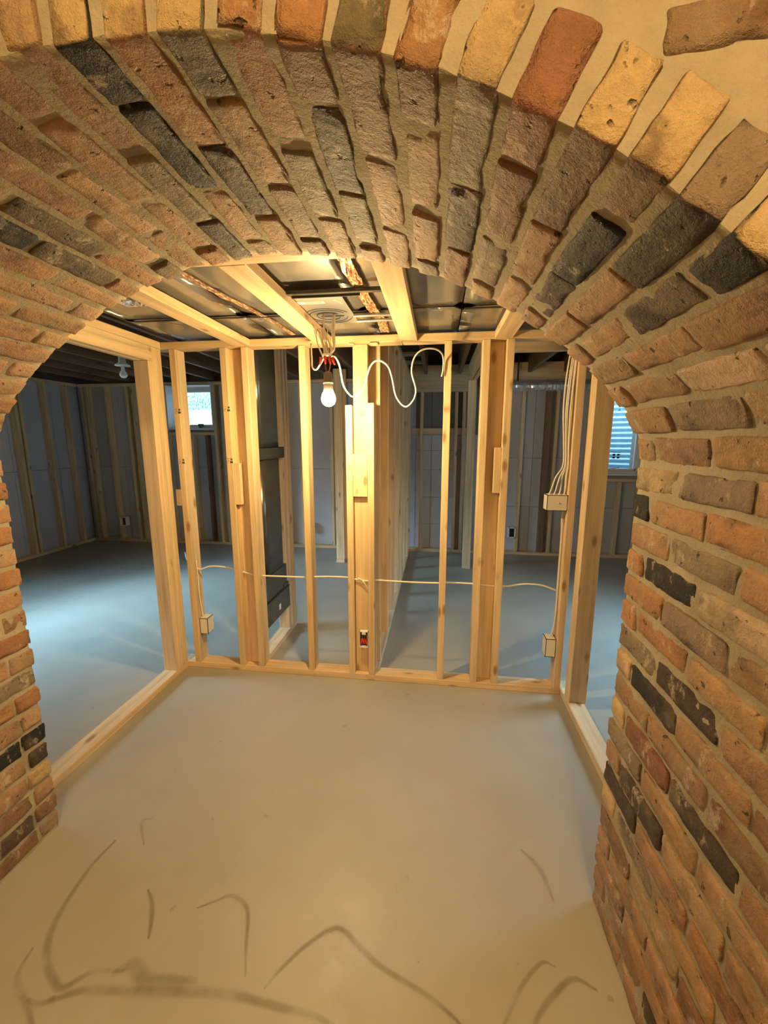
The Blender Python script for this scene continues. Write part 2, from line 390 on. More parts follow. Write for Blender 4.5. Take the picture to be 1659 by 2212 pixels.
FACE = {-7: 'org', -6: 'lt', -5: 'yel', -4: 'yel', -3: 'yel', -2: 'org', -1: 'org', 0: 'grn', 1: 'org', 2: 'yel', 3: 'red', 4: 'yel', 5: 'yel', 6: 'gry', 7: 'yel', 8: 'org'}  # front-end tints with their light painted in; undersides stay shade-dark in LAY
def put_brick(me, loc, rotm, scale, colname, face=None):
    o = bpy.data.objects.new('brick', me); C.objects.link(o)
    o.matrix_world = Matrix.Translation(loc) @ rotm.to_4x4() @ Matrix.Diagonal((*scale, 1)); o.parent = WALL
    v = 1+jit.uniform(-0.14, 0.14); w = 1+jit.uniform(-0.05, 0.05); cc = PAL[colname]
    o.color = (cc[0]*v, cc[1]*v*w, cc[2]*v, 1)
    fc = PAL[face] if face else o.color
    o['lit_face_tint'] = [float(fc[0]), float(fc[1]), float(fc[2])]
    return o
for k in range(-40, 31):
    s0, s1 = bound(k), bound(k+1); sc = (s0+s1)/2; wd_ = (s1-s0)-0.0155
    x, z, q = prof(sc)
    ed = [(YF, 0.639), (0.652, 0.849), (0.862, 1.060), (1.073, YB)] if k % 2 else [(YF, 0.736), (0.749, 0.955), (0.968, YB)]
    if k <= -33 and not k % 2: ed = [(YF, 0.66), (0.672, 0.86), (0.872, 1.07), (1.083, YB)]
    cl = LAY.get(k, '').split()
    for i, (a, b_) in enumerate(ed):
        a += jit.uniform(-0.004, 0.004) if i else jit.uniform(-0.004, 0.003); b_ += jit.uniform(-0.004, 0.004)
        rad = jit.uniform(-0.005, 0.004); n_ = q + math.radians(jit.uniform(-1.6, 1.6))
        T = Vector((math.cos(n_), 0, -math.sin(n_))); Rd = Vector((math.sin(n_), 0, math.cos(n_)))
        rotm = Matrix((T, Vector((0, 1, 0)), Rd)).transposed()
        tw = math.radians(jit.uniform(-1.2, 1.2)); rotm = rotm @ Matrix.Rotation(tw, 3, 'Z')
        hdr = (b_-a) < 0.13; me = jit.choice(HDR if hdr else STR); nom = 0.088 if hdr else 0.20
        loc = Vector((x, (a+b_)/2, z)) + Vector((math.sin(q), 0, math.cos(q)))*(0.0475+rad)
        cn = cl[i] if i < len(cl) else jit.choice(names)
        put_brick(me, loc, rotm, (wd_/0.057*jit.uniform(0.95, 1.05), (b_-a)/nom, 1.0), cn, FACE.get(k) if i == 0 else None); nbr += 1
# face bricks of the wall above and beside the arch ring
ROTF = Matrix(((0, 1, 0), (0, 0, 1), (1, 0, 0)))   # local x->Z, local y->X, local z->Y
bulk = bmesh.new()
row = 0; zz = 0.03
while zz < WTOP-0.03:
    xx = -2.6 + (0.105 if row % 2 else 0.0)
    while xx < 1.75:
        hit = False
        for px in (xx-0.1, xx, xx+0.1):
            for pz in (zz-0.03, zz+0.03):
                if pz > ZS+0.02 and abs(px-CX) < 1.06 and math.hypot(px-CX, pz-CZ) < RR+0.117: hit = True
                if pz <= ZS+0.02 and abs(px-CX) < HW+0.125: hit = True
                if pz > ZS-0.05 and abs(px-CX) < HW+0.125 and math.hypot(px-CX, pz-CZ) < RR+0.117: hit = True
        near = -0.2 < xx < 1.0 and 1.7 < zz < 2.2
        if not hit:
            loc = Vector((xx, YF+0.0475+jit.uniform(-0.002, 0.004), zz+jit.uniform(-0.003, 0.003)))
            me = jit.choice(FIELD)
            if near and nbr < 296:
                put_brick(me, loc, ROTF, (1.0, 1.0, 1.0), jit.choice(['brn', 'gry', 'tan', 'pink'])); nbr += 1
            else:
                t0 = len(bulk.verts); bulk.from_mesh(me); bulk.verts.ensure_lookup_table()
                mw = Matrix.Translation(loc) @ ROTF.to_4x4()
                for v in bulk.verts[t0:]: v.co = mw @ v.co
        xx += 0.213
    zz += 0.0735; row += 1
put_brick(FIELD[1], Vector((0.33, YF+0.049, 1.888)), Matrix.Rotation(math.radians(-4), 3, 'Y') @ ROTF, (0.82, 1.0, 1), 'brn')
o = obj('brick_field', bulk, M_BRICK, WALL, True); o.color = (*PAL['tan'], 1); o['lit_face_tint'] = list(PAL['tan']); o['kind'] = 'stuff'

# ------------------------------------------------------------------ structure: floor, far walls, ceilings
XL, XR, YFAR, YREAR = -5.0, 3.2, 5.25, -2.6
FLOOR = struct(box('floor', M_FLOOR, None, XL-0.3, XR+0.3, YREAR-0.1, YFAR+0.35, -0.12, 0.0, 0)); FLOOR['label'] = 'smooth sealed concrete floor'
def stain(pts, w):
    P = catmull([(x, y, 0.0009) for x, y in pts], 6); bm = bmesh.new(); uvl = bm.loops.layers.uv.new('UVMap'); n = len(P); rows = []
    for i, q in enumerate(P):
        t = (P[min(i+1, n-1)]-P[max(i-1, 0)]).normalized(); u = Vector((-t.y, t.x, 0)); ww = w*(0.35+0.65*math.sin(PI*(i+0.5)/n))
        rows.append((bm.verts.new(q+u*ww), bm.verts.new(q-u*ww)))
    for A, B in zip(rows, rows[1:]):
        f = bm.faces.new((A[0], A[1], B[1], B[0]))
        for l, v in zip(f.loops, (0, 1, 1, 0)): l[uvl].uv = (0, v)
    obj('stain', bm, M_STAIN, FLOOR)
stain([(-0.91, 0.985), (-0.87, 0.95), (-0.835, 0.90), (-0.815, 0.862)], 0.010)
stain([(-0.72, 0.955), (-0.666, 0.985), (-0.629, 1.003), (-0.575, 0.985), (-0.547, 0.949), (-0.52, 0.88), (-0.491, 0.818)], 0.009)
stain([(-0.43, 0.80), (-0.406, 0.839), (-0.343, 0.911), (-0.266, 0.961), (-0.187, 0.92), (-0.122, 0.886), (0.002, 0.845), (0.074, 0.81), (0.13, 0.77)], 0.011)
stain([(-1.144, 1.122), (-1.156, 1.013), (-1.128, 0.866), (-1.071, 0.783), (-0.995, 0.738), (-0.963, 0.734), (-0.915, 0.772), (-0.83, 0.786)], 0.014)
stain([(-0.86, 0.775), (-0.814, 0.800), (-0.76, 0.772), (-0.712, 0.779), (-0.618, 0.792)], 0.026)
stain([(-1.133, 0.80), (-1.12, 0.75), (-1.093, 0.72), (-1.03, 0.69), (-0.99, 0.665), (-0.95, 0.64)], 0.012)
stain([(-1.04, 0.70), (-0.993, 0.698), (-0.908, 0.735), (-0.76, 0.752), (-0.62, 0.77), (-0.51, 0.778), (-0.379, 0.772), (-0.253, 0.763), (-0.15, 0.72)], 0.015)
stain([(0.19, 0.80), (0.208, 0.827), (0.263, 0.902), (0.324, 0.955), (0.36, 0.95)], 0.008)
stain([(0.27, 0.80), (0.284, 0.837), (0.345, 0.894), (0.403, 0.93), (0.457, 0.913)], 0.011)
stain([(0.33, 1.28), (0.38, 1.22), (0.40, 1.12)], 0.012)
stain([(-1.03, 1.12), (-1.10, 1.20), (-1.07, 1.22)], 0.008)

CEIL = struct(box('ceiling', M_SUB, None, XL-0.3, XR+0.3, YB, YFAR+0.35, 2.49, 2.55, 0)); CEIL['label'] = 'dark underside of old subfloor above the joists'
n = -12
while -0.16+0.4064*n < XR:
    xj = -0.16+0.4064*n
    if xj > XL+0.03:
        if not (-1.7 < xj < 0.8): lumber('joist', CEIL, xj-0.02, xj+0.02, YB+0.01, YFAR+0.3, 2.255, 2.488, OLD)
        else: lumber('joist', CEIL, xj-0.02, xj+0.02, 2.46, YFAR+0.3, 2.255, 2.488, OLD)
    n += 1
for y0 in (3.95, 4.52, 5.0):
    lumber('bridging_board', CEIL, -0.545, -0.185, y0, y0+0.13, 2.36, 2.385)
WR = struct(box('wall_rear', M_DRY, None, -3.2, 2.6, YREAR-0.1, YREAR, 0, 2.5, 0))
struct(box('wall_rear', M_DRY, None, -3.3, -3.2, YREAR, YF, 0, 2.5, 0)); struct(box('wall_rear', M_DRY, None, 2.6, 2.7, YREAR, YF, 0, 2.5, 0))
struct(box('ceiling', M_DRY, None, -3.3, 2.7, YREAR-0.1, YF+0.01, 2.42, 2.5, 0))

def hole_wall(name, axis, c0, c1, lo, hi, z0, z1, holes):
    bm = bmesh.new()
    cuts = sorted({lo, hi} | {h[0] for h in holes} | {h[1] for h in holes})
    for a, b_ in zip(cuts, cuts[1:]):
        segs = [(z0, z1)]
        for h in holes:
            if a >= h[0]-1e-6 and b_ <= h[1]+1e-6: segs = [(z0, h[2]), (h[3], z1)]
        for q0, q1 in segs:
            if axis == 'x': add_box(bm, a, b_, c0, c1, q0, q1)
            else: add_box(bm, c0, c1, a, b_, q0, q1)
    return struct(obj(name, bm, M_CONC))
W1 = (-3.69, -3.01, 1.60, 2.20); W2 = (1.97, 2.44, 1.04, 2.06)
W3 = (1.3, 3.1, 1.2, 2.15); W4 = (2.2, 3.6, 1.15, 2.15)
WBACK = hole_wall('wall_back', 'x', YFAR+0.13, YFAR+0.33, XL-0.3, XR+0.3, 0, 2.5, [W1, W2])
WLEFT = hole_wall('wall_left', 'y', XL-0.33, XL-0.13, YB-0.02, YFAR+0.33, 0, 2.5, [W3])
WRIGHT = hole_wall('wall_right', 'y', XR+0.13, XR+0.33, YB-0.02, YFAR+0.33, 0, 2.5, [W4])
WBACK['label'] = 'far basement wall lined with foam board and studs'
def foam_grid(parent, axis, c, cuts, zcuts, holes, special=None):
    for a, b_ in zip(cuts, cuts[1:]):
        for q0, q1 in zip(zcuts, zcuts[1:]):
            zs = [(q0, q1)]
            for h in holes:
                if b_ > h[0]+1e-3 and a < h[1]-1e-3:
                    nz_ = []
                    for u0, u1 in zs:
                        if u1 <= h[2] or u0 >= h[3]: nz_.append((u0, u1)); continue
                        if u0 < h[2]: nz_.append((u0, h[2]))
                        if u1 > h[3]: nz_.append((h[3], u1))
                    zs = nz_
            for u0, u1 in zs:
                if u1-u0 < 0.03: continue
                mt = M_FOAM
                if special and special[0] < (a+b_)/2 < special[1]: mt = M_FOAMW if u1 < 1.6 else M_CONC
                if axis == 'x': box('foam_panel', mt, parent, a+0.002, b_-0.002, c, c+0.05, u0+0.002, u1-0.002, 0.001)
                else: box('foam_panel', mt, parent, min(c, c), c+(0.05 if c > 0 else -0.05), a+0.002, b_-0.002, u0+0.002, u1-0.002, 0.001)
foam_grid(WBACK, 'x', YFAR+0.092, [-5.09, -4.47, -3.86, -3.69, -3.01, -2.40, -1.79, -1.18, -0.57, -0.28], [0.0, 1.08, 2.23], [W1])
foam_grid(WBACK, 'x', YFAR+0.092, [-0.28, -0.08, 0.14, 0.36, 0.58], [0.0, 0.36, 0.72, 1.08, 1.33, 1.53, 2.23], [], (-1, 1))
foam_grid(WBACK, 'x', YFAR+0.092, [0.58, 1.19, 1.97, 2.44, 3.28], [0.0, 0.62, 1.24, 2.23], [W2])
foam_grid(WLEFT, 'y', -5.092, [1.16, 1.3, 1.9, 2.5, 3.1, 3.7, 4.3, 4.9, 5.34], [0.0, 1.08, 2.23], [W3])
foam_grid(WRIGHT, 'y', 3.292, [1.16, 1.6, 2.2, 2.9, 3.6, 4.3, 5.34], [0.0, 1.08, 2.23], [W4])
def back_stud(x, z0=0.038, z1=2.192, w=0.038, mats=None): lumber('stud', WBACK, x, x+w, YFAR+0.001, YFAR+0.088, z0, z1, mats)
lumber('bottom_plate', WBACK, XL, XR, YFAR, YFAR+0.089, 0, 0.038)
lumber('top_plate', WBACK, XL, -0.5, YFAR, YFAR+0.089, 2.192, 2.23); lumber('top_plate', WBACK, 0.5, XR, YFAR, YFAR+0.089, 2.192, 2.23)
for x in (-4.96, -4.90, -4.60, -4.29, -4.20, -2.90, -2.45, -2.03, -1.82, -1.40, -0.98, -0.60, 1.012, 1.41, 1.80, 2.86): back_stud(x)
for x in (-0.225, 0.205, 0.30): back_stud(x, 0.038, 2.05)
back_stud(1.30, 0.038, 2.192, 0.062, OLD)
for x in (-3.728, -3.01): back_stud(x)
for x in (-3.36, -3.15): back_stud(x, 0.038, 1.53, 0.036, OLD if x > -3.3 else None)
lumber('window_plate', WBACK, -3.69, -3.01, YFAR, YFAR+0.089, 1.53, 1.568)
for x in (1.93, 2.442): back_stud(x)
back_stud(2.20, 0.038, 0.96)
lumber('window_plate', WBACK, 1.968, 2.442, YFAR, YFAR+0.089, 0.96, 0.998)
lumber('ledger', WBACK, -0.33, 0.42, YFAR+0.03, YFAR+0.088, 1.53, 1.61)
lumber('header_beam', WBACK, -0.34, 0.42, YFAR-0.06, YFAR-0.02, 2.09, 2.36); lumber('header_beam', WBACK, -0.34, 0.42, YFAR-0.055, YFAR+0.03, 2.05, 2.088)
lumber('header_beam', WBACK, 0.62, 2.6, YFAR-0.06, YFAR-0.02, 2.17, 2.37)
for y in (1.9, 2.3, 2.7, 3.1, 3.5, 3.92, 4.34, 4.40, 4.74, 5.06): lumber('stud', WLEFT, XL-0.088, XL-0.001, y, y+0.038, 0.038, 2.192)
lumber('bottom_plate', WLEFT, XL-0.089, XL, YB, YFAR, 0, 0.038); lumber('top_plate', WLEFT, XL-0.089, XL, YB, YFAR, 2.192, 2.23)
for y in (1.5, 2.1, 3.7, 4.2, 4.7, 5.1): lumber('stud', WRIGHT, XR+0.001, XR+0.088, y, y+0.038, 0.038, 2.192)
lumber('bottom_plate', WRIGHT, XR, XR+0.089, YB, YFAR, 0, 0.038); lumber('top_plate', WRIGHT, XR, XR+0.089, YB, YFAR, 2.192, 2.23)

# windows
def window(n, x0, x1, z0, z1, yin, yglass, fwid, sill):
    bm = bmesh.new()
    for q in ((x0, x0+fwid, z0, z1), (x1-fwid, x1, z0, z1), (x0, x1, z0, z0+fwid), (x0, x1, z1-fwid, z1)):
        add_box(bm, q[0], q[1], yglass-0.03, yglass+0.03, q[2], q[3], 0.003)
    W = struct(obj('window_%d' % n, bm, M_WHITE)); W['label'] = 'white framed basement window'
    f2 = fwid+0.028; bm = bmesh.new()
    for q in ((x0+fwid, x0+f2, z0+fwid, z1-fwid), (x1-f2, x1-fwid, z0+fwid, z1-fwid), (x0+fwid, x1-fwid, z0+fwid, z0+f2), (x0+fwid, x1-fwid, z1-f2, z1-fwid)):
        add_box(bm, q[0], q[1], yglass-0.018, yglass+0.018, q[2], q[3], 0.003)
    sh = obj('sash', bm, M_WHITE, W)
    box('pane', M_GLASS, sh, x0+f2, x1-f2, yglass-0.003, yglass+0.003, z0+f2, z1-f2, 0)
    bm = bmesh.new()
    add_box(bm, x0-0.015, x0, yin, yglass+0.06, z0, z1); add_box(bm, x1, x1+0.015, yin, yglass+0.06, z0, z1); add_box(bm, x0-0.015, x1+0.015, yin, yglass+0.06, z1, z1+0.015)
    obj('jamb', bm, M_WHITE, W)
    box('sill', M_WHITE, W, x0-0.02, x1+0.02, yin-sill, yglass+0.06, z0-0.022, z0, 0.003)
    return W
WIN1 = window(1, -3.67, -3.03, 1.622, 2.185, YFAR-0.0, YFAR+0.29, 0.03, 0.01)
bm = bmesh.new(); add_box(bm, -3.39, -3.31, YFAR+0.245, YFAR+0.262, 1.655, 1.69, 0.004); add_box(bm, -3.37, -3.33, YFAR+0.235, YFAR+0.25, 1.635, 1.66, 0.003); obj('latch', bm, M_GALVD, WIN1)
WIN2 = window(2, 1.985, 2.425, 1.062, 2.05, YFAR-0.03, YFAR+0.06, 0.028, 0.03)
bm = bmesh.new(); add_tube(bm, catmull([(2.06, YFAR+0.02, 1.115), (2.12, YFAR+0.0, 1.125), (2.19, YFAR+0.01, 1.135)], 5), 0.006); add_box(bm, 2.06, 2.12, YFAR+0.01, YFAR+0.035, 1.095, 1.118, 0.003); obj('crank_handle', bm, M_WHITE, WIN2)
st = box('sticker', M_REDST, WIN2, 2.03, 2.055, YFAR+0.054, YFAR+0.0555, 1.86, 1.93, 0)
RX = Matrix.Rotation(PI/2, 4, 'X')
text_mesh('sticker_print', 'A', 0.045, M_BLACK, st, (2.045, YFAR+0.055, 1.80), RX); text_mesh('sticker_print', 'A', 0.045, M_BLACK, st, (2.15, YFAR+0.055, 1.80), RX)
bm = bmesh.new()
for z in (1.24, 1.275): 
    add_box(bm, 2.12, 2.15, YFAR+0.054, YFAR+0.0555, z, z+0.022); add_box(bm, 2.17, 2.20, YFAR+0.054, YFAR+0.0555, z, z+0.022)
add_box(bm, 2.11, 2.21, YFAR+0.054, YFAR+0.0555, 1.312, 1.316); obj('sticker_print', bm, M_BLACK, st)
# the two windows on the side walls, behind the brick from here
for n_, xw, h in ((3, XL-0.23, W3), (4, XR+0.23, W4)):
    bm = bmesh.new()
    for q in ((h[0], h[0]+0.05, h[2], h[3]), (h[1]-0.05, h[1], h[2], h[3]), (h[0], h[1], h[2], h[2]+0.05), (h[0], h[1], h[3]-0.05, h[3])):
        add_box(bm, xw-0.03, xw+0.03, q[0], q[1], q[2], q[3], 0.003)
    W = struct(obj('window_%d' % n_, bm, M_WHITE))
    box('pane', M_GLASS, W, xw-0.003, xw+0.003, h[0]+0.05, h[1]-0.05, h[2]+0.05, h[3]-0.05, 0)

# window wells outside
t = thing('window_well', 'white ribbed window well wall outside the left far window', 'window well', (-3.3, 6.3, 0.9))
for k in range(5): box('liner_board', M_WELLW, t, -4.6, -2.0, 6.30-0.012*k, 6.34, 1.02+k*0.185, 1.02+k*0.185+0.18, 0.004)
box('liner_sheet', M_WELLB, t, -4.6, -2.0, 6.26, 6.34, 1.95, 2.40, 0.004)
box('well_floor', M_WELLW, t, -4.6, -2.0, 5.6, 6.30, 0.96, 1.02, 0)
t = thing('window_well', 'blue-lit corrugated metal window well outside the right far window', 'window well', (2.2, 6.1, 0.7))
bm = bmesh.new(); prev = None
for i in range(112):
    z = 0.6+i*0.0135; d = 0.022*math.sin(2*PI*z/0.075); ring = []
    for k in range(25):
        a_ = PI*k/24; r_ = 1.0+d
        ring.append(bm.verts.new((2.2-math.cos(a_)*r_, 5.6+math.sin(a_)*r_*0.95, z)))
    if prev:
        for k in range(24): bm.faces.new((prev[k], prev[k+1], ring[k+1], ring[k]))
    prev = ring
obj('corrugated_liner', bm, plain('coated_well_metal', (0.40, 0.66, 0.80), 0.36), t, True)
box('well_floor', M_CONC, t, 1.1, 3.3, 5.6, 6.6, 0.56, 0.6, 0)

# ------------------------------------------------------------------ framed partitions
YW = 2.246
P1 = thing('stud_partition', 'bare pine stud wall across the far side of the arch, cable strung through it', 'stud wall', (-0.42, YW, 0))
def st1(x, z0=0.038, z1=1.965, dy=0.0, dep=0.089, w=0.038): return lumber('stud', P1, x, x+w, YW+dy, YW+dy+dep, z0, z1)
lumber('bottom_plate', P1, -1.578, 0.735, YW, YW+0.089, 0, 0.038)
lumber('top_plate', P1, -1.578, -0.20, YW, YW+0.089, 1.966, 2.004); lumber('top_plate', P1, -0.198, 0.735, YW, YW+0.089, 1.966, 2.004)
for x in (-1.530, -1.224, -1.098, -0.767, 0.026, 0.221, 0.342, 0.697): st1(x)
st1(-0.510, z1=1.645); st1(-0.388, z1=1.655)
lumber('backing_stud', P1, -1.186, -1.098, YW+0.050, YW+0.088, 0.038, 1.965)
lumber('backing_stud', P1, -0.470, -0.389, YW+0.030, YW+0.068, 0.038, 1.965)
lumber('backing_stud', P1, 0.259, 0.342, YW+0.050, YW+0.088, 0.038, 1.965)
lumber('blocking', P1, -1.186, -1.1485, YW+0.006, YW+0.049, 1.075, 1.322)
lumber('blocking', P1, -0.4705, -0.389, YW-0.001, YW+0.029, 1.137, 1.378)
lumber('blocking', P1, 0.303, 0.3415, YW+0.006, YW+0.049, 1.169, 1.416)
lumber('blocking', P1, -1.577, -1.531, YW+0.02, YW+0.088, 1.06, 1.16)
def stamp(parent, x, z, y, rnd):
    bm = bmesh.new(); add_box(bm, x, x+0.010, y-0.0006, y, z+0.010, z+0.0125); add_box(bm, x, x+0.008, y-0.0006, y, z+0.022, z+0.0245); add_box(bm, x+0.001, x+0.003, y-0.0006, y, z-0.004, z+0.006)
    for q in range(5): add_box(bm, x+0.017+q*0.0035, x+0.0195+q*0.0035, y-0.0006, y, z-0.003+0.002*(q % 2), z+0.009)
    for q in range(3): add_box(bm, x+0.021+q*0.004, x+0.0235+q*0.004, y-0.0006, y, z+0.014, z+0.025)
    obj('grade_stamp', bm, M_BLACK, parent)
lumber('shim', P1, -0.485, -0.455, YW-0.006, YW+0.02, 1.958, 1.9655); lumber('shim', P1, -0.372, -0.325, YW-0.008, YW+0.03, 1.955, 1.9655)
stamp(P1, -0.445, 1.590, YW+0.030, 1); stamp(P1, -1.520, 1.61, YW, 2); stamp(P1, -1.522, 1.32, YW, 3); stamp(P1, -1.215, 1.62, YW, 4); stamp(P1, -1.218, 1.325, YW, 5)

P2 = thing('stud_partition', 'pine door framing on the left, header and post beside the blue-lit room', 'stud wall', (-1.62, 1.7, 0))
lumber('bottom_plate', P2, -1.667, -1.5785, YB+0.003, YW+0.089, 0, 0.038); lumber('top_plate', P2, -1.667, -1.5785, YB+0.003, YW+0.089, 1.966, 2.004)
lumber('header', P2, -1.6165, -1.5785, YB+0.003, 2.168, 1.885, 1.965); lumber('header', P2, -1.667, -1.629, YB+0.003, 2.168, 1.885, 1.965)
lumber('stud', P2, -1.667, -1.5785, 2.130, 2.168, 0.038, 1.884); lumber('stud', P2, -1.667, -1.5785, 2.169, 2.206, 0.038, 1.965); lumber('stud', P2, -1.667, -1.5785, 2.207, 2.245, 0.038, 1.965)

P3 = thing('stud_partition', 'pine door framing on the right beside the brick jamb, tall wide post', 'stud wall', (0.78, 1.7, 0))
lumber('bottom_plate', P3, 0.736, 0.824, YB+0.003, YW+0.089, 0, 0.038); lumber('top_plate', P3, 0.736, 0.824, YB+0.003, YW+0.089, 1.966, 2.004)
lumber('header', P3, 0.736, 0.774, YB+0.003, 2.158, 1.84, 1.965); lumber('header', P3, 0.786, 0.824, YB+0.003, 2.158, 1.84, 1.965)
lumber('stud', P3, 0.745, 0.834, 2.120, 2.158, 0.038, 1.839); lumber('stud', P3, 0.745, 0.834, 2.160, 2.198, 0.038, 1.965)

P4 = thing('stud_partition', 'long row of pine studs running back from the middle of the stud wall', 'stud wall', (-0.38, 3.7, 0))
lumber('bottom_plate', P4, -0.427, -0.338, YW+0.090, 5.19, 0, 0.038); lumber('top_plate', P4, -0.427, -0.338, YW+0.160, 5.19, 2.215, 2.253)
y = YW+0.160
while y < 5.1:
    lumber('stud', P4, -0.427, -0.338, y, y+0.038, 0.038, 2.214); y += 0.4064
lumber('stud', P4, -0.427, -0.338, 5.14, 5.178, 0.038, 2.214)

P5 = thing('stud_partition', 'short stud wall running back at left, dark metal duct stack inside it', 'stud wall', (-1.13, 2.64, 0))
lumber('bottom_plate', P5, -1.176, -1.088, YW+0.090, 2.935, 0, 0.038); lumber('top_plate', P5, -1.176, -1.088, YW+0.16, 2.935, 2.215, 2.253)
for y, xx in ((2.790, -1.094), (2.855, -1.094), (2.895, -1.088)): lumber('stud', P5, -1.176, xx, y, y+0.037, 0.038, 2.214)

P6 = thing('header_post', 'long pine header running back over the right bay to a far post', 'header', (0.35, 3.5, 0))
lumber('header', P6, 0.312, 0.350, 2.46, 4.61, 2.09, 2.252); lumber('header', P6, 0.362, 0.400, 2.46, 4.61, 2.09, 2.252)
lumber('post', P6, 0.312, 0.400, 4.57, 4.608, 0.038, 2.089); lumber('post', P6, 0.312, 0.400, 4.609, 4.647, 0.038, 2.089); box('base_block', WOOD[0], P6, 0.312, 0.40, 4.57, 4.647, 0, 0.037, 0.002)
P7 = thing('stud_post', 'lone pine stud post standing on the floor behind the bare bulb', 'post', (-1.13, 4.65, 0))
lumber('stud', P7, -1.185, -1.085, 4.63, 4.668, 0.038, 2.25); lumber('stud', P7, -1.11, -1.048, 4.669, 4.707, 0.038, 2.25); box('base_block', WOOD[0], P7, -1.185, -1.085, 4.62, 4.707, 0, 0.037, 0.002)
tag(lumber('ceiling_beam', None, 0.41, 3.1, 3.0, 3.038, 2.05, 2.14), 'pine crossbeam under the dark ceiling right of the header', 'beam')

# ceiling frame over the lobby
CF = thing('ceiling_frame', 'flat pine ceiling joists spanning from the arch to the stud wall', 'ceiling frame', (-0.42, 1.7, 1.966))
for x in (-1.130, -0.668, -0.206, 0.277): lumber('joist', CF, x, x+0.089, 1.247, YW-0.001, 1.966, 2.004)
lumber('plate', CF, -1.578, 0.735, YB+0.006, 1.245, 1.966, 2.004)

# ------------------------------------------------------------------ sheet metal over the lobby
def sheet(name, x0, x1, y0, y1, z, mt, parent, seed, amp=0.006):
    bm = bmesh.new(); nx, ny = 10, 10; g = []
    for i in range(nx+1):
        g.append([bm.verts.new((x0+(x1-x0)*i/nx, y0+(y1-y0)*j/ny, z+amp*noise.noise(Vector((i*0.35+seed, j*0.35, seed))))) for j in range(ny+1)])
    fs = [bm.faces.new((g[i][j], g[i+1][j], g[i+1][j+1], g[i][j+1])) for i in range(nx) for j in range(ny)]
    bmesh.ops.solidify(bm, geom=fs, thickness=0.001)
    return obj(name, bm, mt, parent, True)
SM = thing('sheet_metal_duct', 'shiny galvanised sheet metal duct lying above the ceiling joists', 'duct', (-0.42, 1.8, 2.01))
k = 0
for x0, x1 in ((-1.50, -0.90), (-0.895, -0.32), (-0.318, 0.09), (0.095, 0.735)):
    sheet('panel', x0, x1, 1.26, 1.905, 2.026, M_GALV, SM, k, 0.0025); sheet('panel', x0, x1, 1.90, 2.43, 2.022, M_GALV, SM, k+9, 0.0025); k += 1
for x0, x1 in ((-1.45, -0.9), (-0.89, -0.33), (0.1, 0.70)): box('seam_strip', M_GALVD, SM, x0, x1, 1.895, 1.907, 2.010, 2.016, 0.001)
box('duct_side', M_GALVD, SM, -1.50, 0.735, 2.43, 2.435, 2.02, 2.25, 0); box('duct_side', M_GALVD, SM, 0.732, 0.737, 1.26, 2.43, 2.02, 2.25, 0); box('duct_side', M_GALVD, SM, -1.503, -1.50, 1.26, 2.43, 2.02, 2.25, 0)
def crinkle(name, pts, w, mt, parent, amp, n=40, m_=6):
    P = catmull(pts, 10); bm = bmesh.new(); rows = []
    for i, q in enumerate(P):
        t = (P[min(i+1, len(P)-1)]-P[max(i-1, 0)]).normalized(); u = Vector((-t.y, t.x, 0))
        rows.append([bm.verts.new(q+u*w*(j/m_-0.5)*(1+0.25*noise.noise(Vector((i*0.5, j, 2))))+Vector((0, 0, amp*noise.noise(Vector((i*0.9, j*1.3, 5)))))) for j in range(m_+1)])
    for A, B in zip(rows, rows[1:]):
        for j in range(m_): bm.faces.new((A[j], A[j+1], B[j+1], B[j]))
    return obj(name, bm, mt, parent)
crinkle('tape', [(-0.305, 1.27, 2.008), (-0.30, 1.6, 2.008), (-0.29, 1.85, 2.007), (-0.275, 2.0, 2.006), (-0.285, 2.22, 2.008)], 0.045, M_TAPE, SM, 0.004)
crinkle('tape', [(-0.88, 1.28, 2.012), (-0.86, 1.55, 2.012), (-0.80, 1.9, 2.011), (-0.78, 2.22, 2.011)], 0.03, M_TAPE, SM, 0.004)
crinkle('foil_scrap', [(-1.30, 1.40, 2.006), (-1.27, 1.55, 2.0), (-1.25, 1.68, 2.006)], 0.10, M_FOIL, SM, 0.014)

# recessed light mounting plate
FP = thing('light_mounting_plate', 'flat zinc mounting plate for a recessed light above the bulb', 'fixture plate', (-0.495, 1.85, 2.008))
box('plate', M_PLATE, FP, -0.604, -0.385, 1.60, 2.03, 2.0065, 2.0085, 0)
for r_ in (0.105, 0.085, 0.052):
    bm = bmesh.new(); add_tube(bm, [Vector((-0.50+r_*math.cos(a_*PI/20), 1.905+r_*math.sin(a_*PI/20), 2.006)) for a_ in range(1, 38)], 0.0016, 5); obj('knockout_ring', bm, M_BLACK, FP)
box('slot', M_BLACK, FP, -0.535, -0.43, 1.90, 1.912, 2.0052, 2.0064, 0)
lb = box('label', M_LABEL, FP, -0.598, -0.47, 1.705, 1.735, 2.0055, 2.0064, 0)
for q in range(3): box('label_print', M_BLACK, lb, -0.55, -0.478, 1.709+q*0.008, 1.7115+q*0.008, 2.0050, 2.0056, 0)
bm = bmesh.new()
for (x, y) in ((-0.43, 1.70), (-0.42, 1.71), (-0.415, 1.725), (-0.41, 1.74)): add_box(bm, x, x+0.012, y, y+0.006, 2.0055, 2.0064)
obj('ink_mark', bm, M_WHITE, FP)
box('hanger_bar', M_GALVD, FP, -0.578, -0.207, 1.575, 1.598, 1.992, 2.006, 0.002); box('hanger_bar', M_GALVD, FP, -0.565, -0.30, 1.600, 1.606, 1.985, 2.005, 0.001)
box('hanger_bar', M_PLATE, FP, -0.384, -0.207, 1.885, 1.905, 1.995, 2.006, 0.002); box('hanger_bar', M_PLATE, FP, -0.384, -0.207, 1.965, 1.985, 1.995, 2.006, 0.002)

